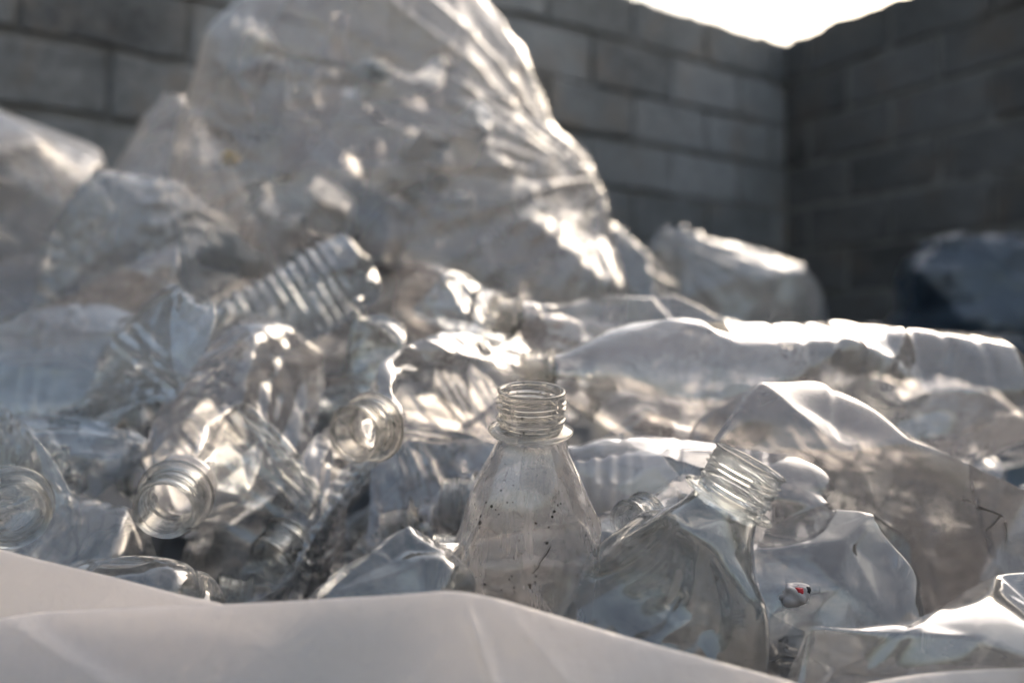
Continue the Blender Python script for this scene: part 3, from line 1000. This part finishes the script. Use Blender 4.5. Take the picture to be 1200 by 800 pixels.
sack('refuse_sack', 'dark blue sack in the shade against the right wall', 'plastic sack',
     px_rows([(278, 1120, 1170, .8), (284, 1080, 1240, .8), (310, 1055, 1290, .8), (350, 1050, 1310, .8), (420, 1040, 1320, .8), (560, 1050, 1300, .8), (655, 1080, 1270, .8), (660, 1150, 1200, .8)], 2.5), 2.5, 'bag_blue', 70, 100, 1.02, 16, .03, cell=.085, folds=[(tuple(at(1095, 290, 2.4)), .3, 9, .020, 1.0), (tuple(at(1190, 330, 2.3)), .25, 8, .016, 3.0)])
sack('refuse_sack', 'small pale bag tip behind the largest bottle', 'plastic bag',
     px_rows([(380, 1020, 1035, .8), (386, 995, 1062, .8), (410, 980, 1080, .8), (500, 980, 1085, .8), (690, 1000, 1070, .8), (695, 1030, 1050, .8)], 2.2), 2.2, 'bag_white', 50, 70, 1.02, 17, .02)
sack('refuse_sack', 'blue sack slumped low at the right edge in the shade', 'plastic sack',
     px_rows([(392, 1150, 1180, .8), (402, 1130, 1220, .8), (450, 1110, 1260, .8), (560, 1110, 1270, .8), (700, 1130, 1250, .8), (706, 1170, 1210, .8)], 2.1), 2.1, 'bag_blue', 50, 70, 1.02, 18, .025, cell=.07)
# lower sacks of the heap that carry the others
for i, (x0, x1, cy, zt, b, lab) in enumerate(((-1.05, -.32, 1.30, .78, .30, 'wide low sack under the pale one at left'),
                                              (-.42, .30, 1.32, .66, .30, 'wide low sack under the tall one'),
                                              (.05, .66, 1.50, .60, .26, 'wide low sack between the tall one and the wall corner'))):
    zc = [(0.01, .35), (.05, .8), (.2, 1.0), (.45 * zt / .6, 1.0), (.8 * zt, .85), (.95 * zt, .6), (zt, .1)]
    m_ = (x0 + x1) / 2
    hw = (x1 - x0) / 2
    sack('refuse_sack', lab, 'plastic sack', [(z, m_ - hw * k, m_ + hw * k, b * k) for z, k in zc], cy, 'bag_clear', 60, 90, 1.02, 30 + i, .025)


# ------------------------------------------------------------------ the open white sack in front
def catmull(pts, n, closed=True):
    pts = np.array(pts, dtype=float)
    m = len(pts)
    out = []
    for k in range(n):
        t = k / n * m if closed else k / (n - 1) * (m - 1.0001)
        i = int(t)
        f = t - i
        idx = [(i - 1) % m, i % m, (i + 1) % m, (i + 2) % m] if closed else [max(i - 1, 0), i, min(i + 1, m - 1), min(i + 2, m - 1)]
        p0, p1, p2, p3 = pts[idx]
        out.append(.5 * ((2 * p1) + (p2 - p0) * f + (2 * p0 - 5 * p1 + 4 * p2 - p3) * f * f + (-p0 + 3 * p1 - 3 * p2 + p3) * f ** 3))
    return np.array(out)


front = [at(*p) for p in ((-70, 728, .285), (10, 718, .280), (130, 711, .276), (270, 706, .272), (400, 699, .268), (480, 694, .266), (532, 691, .265), (580, 699, .264),
                          (640, 716, .263), (730, 743, .262), (830, 770, .260), (925, 796, .258), (975, 812, .26), (1010, 800, .268), (1090, 787, .272), (1190, 781, .276), (1300, 778, .285))]
rim = [tuple(p) for p in front] + [(.46, .42, H - .14), (.66, .60, H - .17), (.72, .85, H - .19), (.46, 1.03, H - .17), (-.1, 1.04, H - .14), (-.50, 1.0, H - .12), (-.72, .78, H - .13), (-.70, .52, H - .13), (-.56, .36, H - .12), (-.36, .295, H - .105)]
NR = 420
C = catmull(rim, NR)
ctr = np.array((0, .62, 0))
tan = np.roll(C, -2, 0) - np.roll(C, 2, 0)
outw = np.cross(tan, (0, 0, 1.0))
outw /= np.linalg.norm(outw, axis=1, keepdims=True)
sg = np.sign(((C - ctr) * outw).sum(1))
outw *= sg[:, None]
for _ in range(12):
    outw = (np.roll(outw, 1, 0) + outw * 2 + np.roll(outw, -1, 0)) / 4
rows = []
#   (outward, down) of each row, from the inside of the cuff over the rim to the floor
prof = [(-.030, .16), (-.022, .11), (-.012, .06), (-.006, .03), (-.003, .012), (-.0016, .0045), (-.0009, .0012), (0, 0), (.0012, .0006), (.0028, .0026), (.006, .008), (.010, .0145),
        (.015, .022), (.020, .030), (.026, .040), (.033, .054), (.040, .075), (.047, .105), (.052, .15), (.055, .22), (.056, .32), (.050, .43), (.035, .53)]
prof = np.array(prof)
tq = np.concatenate([np.arange(9), np.linspace(9, 16, 46), np.arange(17, len(prof))])
prof = np.stack([np.interp(tq, np.arange(len(prof)), prof[:, q]) for q in (0, 1)], 1)
for k, (o_, d_) in enumerate(prof):
    p = C + outw * o_
    p[:, 2] = np.maximum(C[:, 2] - d_, .004)
    if k >= 9:
        a = min(1, (k - 8) / 34)
        ww = lump_noise(p * (1, 1, .35), .16, 77) * .0035 * a + lump_noise(p * (1, 1, .3), .05, 78) * .0007 * a
        ww = ww + (ridge(p * (1, 1, .5), .13, 79, 8) * .0022 + ridge(p * (1, 1, .6), .06, 80, 10) * .0006) * a
        p = p + outw * ww[:, None]
    rows.append(p)
P = np.array(rows)
# a soft slanting fold across the left of the front panel and two short creases near the raised corner
qx = P[..., 0] / P[..., 1] * F + 600
qy = 400 - (P[..., 2] - H) / P[..., 1] * F
isf = (P[..., 1] < .32)
s1 = (qy - 712) - (qx - 0) * .63
fold = np.exp(-np.abs(s1) / 6.0) * .0030 + .0035 / (1 + np.exp(-s1 / 7))
P[..., 1] -= np.where(isf & (qx < 330) & (qy > 715), fold, 0)
s2 = (qx - 545) - (qy - 700) * .35
P[..., 1] -= np.where(isf & (qy > 700), .0030 * np.exp(-np.abs(s2) / 10) * np.clip((qy - 698) / 30, 0, 1), 0)
s3 = (qx - 598) - (qy - 720) * .9
P[..., 1] -= np.where(isf & (qy > 712), .0018 * np.exp(-np.abs(s3) / 13) * np.clip((qy - 712) / 30, 0, 1), 0)
wb = empty('bulk_sack', None, (0, .62, 0))
tag(wb, 'big open white sheet sack whose soft rim runs across the bottom of the picture', 'bulk sack')
op = link('wall', grid_mesh('sack_wall', P), M['sheet'], wb)
op.matrix_parent_inverse = Matrix.Translation((0, -.62, 0))
md = op.modifiers.new('sub', 'SUBSURF')
md.levels = md.render_levels = 1
# the flap folded over from the left
edge = catmull([at(*p) for p in ((-740, 640, .52), (-560, 590, .41), (-330, 575, .345), (-130, 602, .318), (-60, 622, .310), (0, 641, .303), (70, 660, .297), (140, 677, .292), (210, 694, .287), (270, 708, .283), (330, 738, .279), (400, 790, .276), (470, 850, .272))], 90, False)
rows = []
for k, (o_, d_) in enumerate([(.010, .05), (.006, .02), (.002, .006), (.0007, .0012), (0, 0), (-.001, .0005), (-.0024, .0022), (-.005, .006), (-.009, .012), (-.013, .02), (-.018, .031), (-.023, .045), (-.026, .07), (-.028, .11)]):
    p = edge.copy()
    p[:, 1] += o_
    p[:, 2] -= d_
    p[:, 1] += lump_noise(p, .07, 5) * .0012 * min(1, k / 6)
    rows.append(p)
of = link('folded_flap', grid_mesh('folded_flap', np.array(rows), False), M['sheet'], wb)
of.matrix_parent_inverse = Matrix.Translation((0, -.62, 0))
md = of.modifiers.new('sub', 'SUBSURF')
md.levels = md.render_levels = 1

# ------------------------------------------------------------------ small bits
def blob(name, pts_scale, seed, mat, loc, rot=(0, 0, 0), parent=None):
    g = np.random.default_rng(seed)
    V, U = 20, 28
    ph = np.linspace(.02, math.pi - .02, V)[:, None]
    th = np.linspace(0, 2 * math.pi, U, endpoint=False)[None, :]
    D = np.stack([np.sin(ph) * np.cos(th), np.sin(ph) * np.sin(th), np.cos(ph) + 0 * th], -1)
    D = np.sign(D) * np.abs(D) ** .75
    rr = 1 + .22 * lump_noise(D, 1.0, seed)
    Pp = D * rr[..., None] * np.array(pts_scale)
    o = link(name, grid_mesh(name, Pp), M[mat], parent)
    o.location = loc
    o.rotation_euler = rot
    return o


sp = at(932, 697, .352)
e = empty('plastic_scrap', None, sp)
tag(e, 'small crumpled white scrap with a red patch and black corner inside a clear bottle', 'plastic scrap')
blob('white_lump', (.0050, .0032, .0046), 21, 'white', (0, 0, 0), (0, .3, .2), e)
blob('red_patch', (.0019, .0010, .0011), 14, 'red', (.0008, -.0024, .0026), (0, .2, .2), e)
blob('black_corner', (.0010, .001, .0014), 5, 'black', (.0048, -.001, .0024), (0, .5, 0), e)
o = blob('bottle_cap', (.011, .011, .009), 8, 'yellow', at(270, 186, 1.16), (.3, .4, 0))
tag(o, 'small yellow cap shape showing through the left of the tall sack', 'bottle cap')


def tube(name, pts, r0, r1, mat, parent=None, seg=8):
    pts = catmull(pts, 40, False)
    rows = []
    for i, p in enumerate(pts):
        d = pts[min(i + 1, len(pts) - 1)] - pts[max(i - 1, 0)]
        d = d / (np.linalg.norm(d) + 1e-9)
        a = np.cross(d, (.3, .9, .2))
        a /= np.linalg.norm(a)
        b = np.cross(d, a)
        r = r0 + (r1 - r0) * i / (len(pts) - 1)
        rows.append([p + r * (math.cos(t) * a + math.sin(t) * b) for t in np.linspace(0, 6.2832, seg, endpoint=False)])
    return link(name, grid_mesh(name, np.array(rows)), M[mat], parent)



def on_skin(key, px, py):
    """point of a bottle's near wall seen at a pixel, and its local coordinates"""
    t, P = BOTTLES[key][0], BOTTLES[key][-1]
    A = np.array(t.matrix_world)
    W = P.reshape(-1, 3) @ A[:3, :3].T + A[:3, 3]
    x = W[:, 0] / W[:, 1] * F + 600
    y = 400 - (W[:, 2] - H) / W[:, 1] * F
    d2 = (x - px) ** 2 + (y - py) ** 2
    near = np.argsort(d2)[:60]
    Y = np.quantile(W[near, 1], .15)
    sel = near[W[near, 1] < Y + .006]
    k = sel[:6]
    w = 1 / (d2[k] + 1)
    return at(px, py, float((W[k, 1] * w).sum() / w.sum()) - .0007)


tw = tube('dry_twig', [on_skin('A', *q) for q in ((645, 640), (641, 648), (634, 657), (630, 665), (624, 672))], .00022, .00012, 'dirt')
tag(tw, 'thin dark bent twig stuck on the front of the upright dusty bottle', 'twig')
clod = blob('dirt_crumb', (.0006, .0004, .0005), 12, 'dirt', on_skin('A', 641, 636))
tag(clod, 'dark crumb of dirt at the top end of the thin twig', 'dirt crumb')
# faint raised moulding marks low on the tilted bottle
mk = None
tB = BOTTLES['B'][0]
strokes = []
for gx, gy, segs in ((858, 716, [((0, 0), (6, 0)), ((6, 0), (6, 4)), ((6, 4), (0, 4)), ((0, 4), (0, 8)), ((0, 8), (6, 8))]),
                     (866, 716, [((6, 0), (0, 0)), ((0, 0), (0, 4)), ((0, 4), (6, 4)), ((6, 4), (6, 8)), ((6, 8), (0, 8))]),
                     (858, 727, [((0, 8), (0, 0)), ((0, 0), (5, 1)), ((5, 1), (4, 4)), ((4, 4), (0, 4))]),
                     (865, 727, [((0, 8), (3, 0)), ((3, 0), (6, 8))])):
    for a, b in segs:
        strokes.append((on_skin('B', gx + a[0], gy + a[1]), on_skin('B', gx + b[0], gy + b[1])))
vs, fs = [], []
for a, b in strokes:
    d = (b - a).normalized()
    u = d.cross(Vector((0, 1, 0))).normalized() * .00016
    w = Vector((0, .00016, 0))
    k = len(vs)
    for p in (a, b):
        vs += [p + u + w, p + u - w, p - u - w, p - u + w]
    fs += [(k, k + 1, k + 5, k + 4), (k + 1, k + 2, k + 6, k + 5), (k + 2, k + 3, k + 7, k + 6), (k + 3, k, k + 4, k + 7), (k, k + 3, k + 2, k + 1), (k + 4, k + 5, k + 6, k + 7)]
mo = link('raised_mark', mesh('raised_mark', vs, fs), M['hazy'], tB)
mo.matrix_parent_inverse = tB.matrix_world.inverted()

# dark dirt smeared on the dull grey bottle
for pts, r_ in ((((1148, 594), (1160, 598), (1172, 603), (1176, 606)), .0007), (((1172, 604), (1164, 614), (1154, 622)), .00045), (((1178, 612), (1180, 626), (1178, 640)), .0004),
                (((1128, 585), (1136, 587), (1142, 590)), .0003)):
    sm = tube('dirt_smear', [on_skin('O', *q) for q in pts], r_, r_ * .3, 'smear', BOTTLES['O'][0])
    sm.matrix_parent_inverse = BOTTLES['O'][0].matrix_world.inverted()

# ------------------------------------------------------------------ yard: walls, floor
CORNER = Vector((1.152, 3.6, 0))
PITCH_H, PITCH_L, JOINT = .178, .389, .015
TOPZ = H + 1.26


def block_wall(name, label, direction, length, phase, mat, depth, seed, inner, clip0=0.0):
    """running bond of bevelled blocks; s runs along the wall from the corner"""
    g = np.random.default_rng(seed)
    d = Vector((direction[0], direction[1], 0)).normalized()
    nrm = Vector((inner[0], inner[1], 0))
    nrm = (nrm - d * nrm.dot(d)).normalized()
    vs, fs = [], []
    nrow = int(TOPZ / PITCH_H) + 1
    for r in range(nrow):
        z1 = TOPZ - r * PITCH_H - JOINT * .5
        z0 = max(0.0, z1 - PITCH_H + JOINT)
        if z1 < .02:
            continue
        ph = phase + (.5 if r % 2 else 0)
        k0 = math.floor(-ph + clip0 / PITCH_L) - 1
        s = (k0 + ph) * PITCH_L
        while s < length:
            a, b = max(s + JOINT * .5, clip0), min(s + PITCH_L - JOINT * .5, length)
            s += PITCH_L
            if b - a < .03:
                continue
            nx, nz = 7, 4
            j = g.normal(size=8) * .0022
            prd = g.normal() * .004
            z0 = max(0.0, z0 + g.normal() * .002)
            zt = z1 + (g.normal() * .004 if r == 0 else 0)
            bev = .007
            # front face grid with a worn bevelled rim, then back
            grid = []
            xs = np.concatenate([[0, bev], np.linspace(bev, b - a - bev, nx)[1:-1], [b - a - bev, b - a]])
            zs = np.concatenate([[0, bev], np.linspace(bev, zt - z0 - bev, nz)[1:-1], [zt - z0 - bev, zt - z0]])
            base = len(vs)
            for iz, zz in enumerate(zs):
                for ix, xx in enumerate(xs):
                    rim = (iz in (0, len(zs) - 1)) or (ix in (0, len(xs) - 1))
                    o_ = prd + (-.008 if rim else 0) + g.normal() * (.0036 if rim else .0012)
                    px_ = a + xx + (g.normal() * .0032 if rim else 0)
                    pz_ = z0 + zz + (g.normal() * .0032 if rim else 0)
                    if r == 0 and iz == len(zs) - 1:
                        pz_ += g.normal() * .006
                    p = CORNER + d * px_ + nrm * o_
                    vs.append((p.x, p.y, pz_))
            nxs, nzs = len(xs), len(zs)
            for iz in range(nzs - 1):
                for ix in range(nxs - 1):
                    q = base + iz * nxs + ix
                    fs.append((q, q + 1, q + nxs + 1, q + nxs))
            # sides to the back
            loop = [base + ix for ix in range(nxs)] + [base + iz * nxs + nxs - 1 for iz in range(1, nzs)] + \
                   [base + (nzs - 1) * nxs + ix for ix in range(nxs - 2, -1, -1)] + [base + iz * nxs for iz in range(nzs - 2, 0, -1)]
            bb = len(vs)
            for q in loop:
                p = Vector(vs[q]) - nrm * depth
                vs.append((p.x, p.y, p.z))
            m_ = len(loop)
            for i in range(m_):
                fs.append((loop[(i + 1) % m_], loop[i], bb + i, bb + (i + 1) % m_))
            fs.append(tuple(bb + i for i in range(m_)))
    root = empty(name, None, CORNER)
    tag(root, label, 'wall')
    w = link('blocks', mesh('blocks', vs, fs, False), M[mat], root)
    w.matrix_parent_inverse = Matrix.Translation(-CORNER)
    # mortar bed, a little behind the faces, with crumbs along the top
    vs, fs = [], []
    nS, nZ = int(length / .04), 46
    for iz in range(nZ):
        for i in range(nS + 1):
            s = clip0 + i / nS * (length - clip0)
            z = iz / (nZ - 1) * (TOPZ - .004)
            if iz == nZ - 1:
                z += abs(g.normal()) * .010 - .004
            p = CORNER + d * s - nrm * (.012 + g.normal() * .003)
            vs.append((p.x, p.y, z))
    for iz in range(nZ - 1):
        for i in range(nS):
            q = iz * (nS + 1) + i
            fs.append((q, q + 1, q + nS + 2, q + nS + 1))
    n0 = len(vs)
    for i in range(nS + 1):
        p = Vector(vs[(nZ - 1) * (nS + 1) + i]) - nrm * (depth - .02)
        vs.append(tuple(p))
    for i in range(nS):
        q = (nZ - 1) * (nS + 1) + i
        fs.append((q, q + 1, n0 + i + 1, n0 + i))
    b = link('mortar', mesh('mortar', vs, fs, True), M['mortar'], root)
    b.matrix_parent_inverse = Matrix.Translation(-CORNER)
    # knobs of squeezed mortar on top
    vs, fs = [], []
    for i in range(int(length / .07)):
        s = g.uniform(clip0 + .02, length)
        c = CORNER + d * s - nrm * g.uniform(.02, depth - .03)
        rx, rz = g.uniform(.012, .035), g.uniform(.006, .018)
        k = len(vs)
        for a_, b_, c_ in ((-1, -.6, 0), (1, -.7, 0), (1, .7, 0), (-1, .6, 0), (-.5, -.3, 1), (.4, -.4, .8), (.5, .4, 1), (-.4, .3, .9)):
            p = c + d * (a_ * rx) + nrm * (b_ * rx)
            vs.append((p.x, p.y, TOPZ - .008 + c_ * rz * 1.5))
        fs += [(k, k + 1, k + 5, k + 4), (k + 1, k + 2, k + 6, k + 5), (k + 2, k + 3, k + 7, k + 6), (k + 3, k, k + 4, k + 7), (k + 4, k + 5, k + 6, k + 7)]
    b = link('mortar_crumbs', mesh('mortar_crumbs', vs, fs, False), M['mortar'], root)
    b.matrix_parent_inverse = Matrix.Translation(-CORNER)


block_wall('block_wall', 'grey concrete block wall across the back behind the tall sack', (-1.467, -1), 5.6, -.784, 'block', .17, 1, (.5, -1), -.25)
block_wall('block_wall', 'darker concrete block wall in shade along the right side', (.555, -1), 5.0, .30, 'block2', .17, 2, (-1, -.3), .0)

gm = np.linspace(-1, 1, 61)
gx = np.sign(gm) * (np.abs(gm) ** 2.2) * 60
P = np.zeros((61, 61, 3))
P[..., 0] = gx[None, :]
P[..., 1] = gx[:, None] + 2
rr = np.hypot(P[..., 0], P[..., 1] - 2)
P[..., 2] = lump_noise(P, 1.1, 3) * .004 * (rr < 9)
tag(link('ground', grid_mesh('ground', P, False), M['floor']), kind='structure')

# ------------------------------------------------------------------ daylight
SUN_EL, SUN_AZ = R(34), R(40)        # azimuth from straight ahead towards the right
w = bpy.data.worlds.new('World')
sc.world = w
w.use_nodes = True
nt = w.node_tree
nt.nodes.clear()
sky = nt.nodes.new('ShaderNodeTexSky')
sky.sky_type = 'NISHITA'
sky.sun_disc = False
sky.sun_elevation = SUN_EL
sky.sun_rotation = SUN_AZ
sky.air_density = 1.6
sky.dust_density = 7.0
sky.ozone_density = 1.0
bg = nt.nodes.new('ShaderNodeBackground')
bg.inputs['Strength'].default_value = .15
wo = nt.nodes.new('ShaderNodeOutputWorld')
hs = nt.nodes.new('ShaderNodeHueSaturation')      # thin high cloud takes the blue out of the sky
hs.inputs['Saturation'].default_value = .80
hs.inputs['Value'].default_value = 1.0
nt.links.new(sky.outputs[0], hs.inputs['Color'])
nt.links.new(hs.outputs[0], bg.inputs[0])
nt.links.new(bg.outputs[0], wo.inputs[0])
sl = bpy.data.lights.new('sun', 'SUN')
sl.energy = .75
sl.angle = R(58)
sl.color = (1.0, .905, .885)
so = bpy.data.objects.new('sun', sl)
col.objects.link(so)
sd = Vector((math.sin(SUN_AZ) * math.cos(SUN_EL), math.cos(SUN_AZ) * math.cos(SUN_EL), math.sin(SUN_EL)))
so.rotation_euler = sd.to_track_quat('Z', 'Y').to_euler()
so.location = sd * 6

# ------------------------------------------------------------------ camera
cd = bpy.data.cameras.new('camera')
cd.sensor_width = 36
cd.lens = 30
cd.clip_start = .02
cd.clip_end = 500
cd.dof.use_dof = True
cd.dof.focus_distance = .345
cd.dof.aperture_fstop = 4.8
cd.dof.aperture_blades = 9
co = bpy.data.objects.new('camera', cd)
co.location = (0, 0, H)
co.rotation_euler = (R(90), 0, 0)
col.objects.link(co)
sc.camera = co

sc.view_settings.view_transform = 'Standard'
sc.view_settings.look = 'None'
sc.view_settings.exposure = .82
sc.view_settings.gamma = 1.0
c = sc.cycles
c.use_denoising = True
c.denoiser = 'OPENIMAGEDENOISE'
c.max_bounces = 14
c.diffuse_bounces = 4
c.glossy_bounces = 5
c.transmission_bounces = 10
c.transparent_max_bounces = 32
c.caustics_reflective = False
c.caustics_refractive = False
c.sample_clamp_indirect = 6.0
c.use_adaptive_sampling = True
c.adaptive_threshold = .06
c.adaptive_min_samples = 12
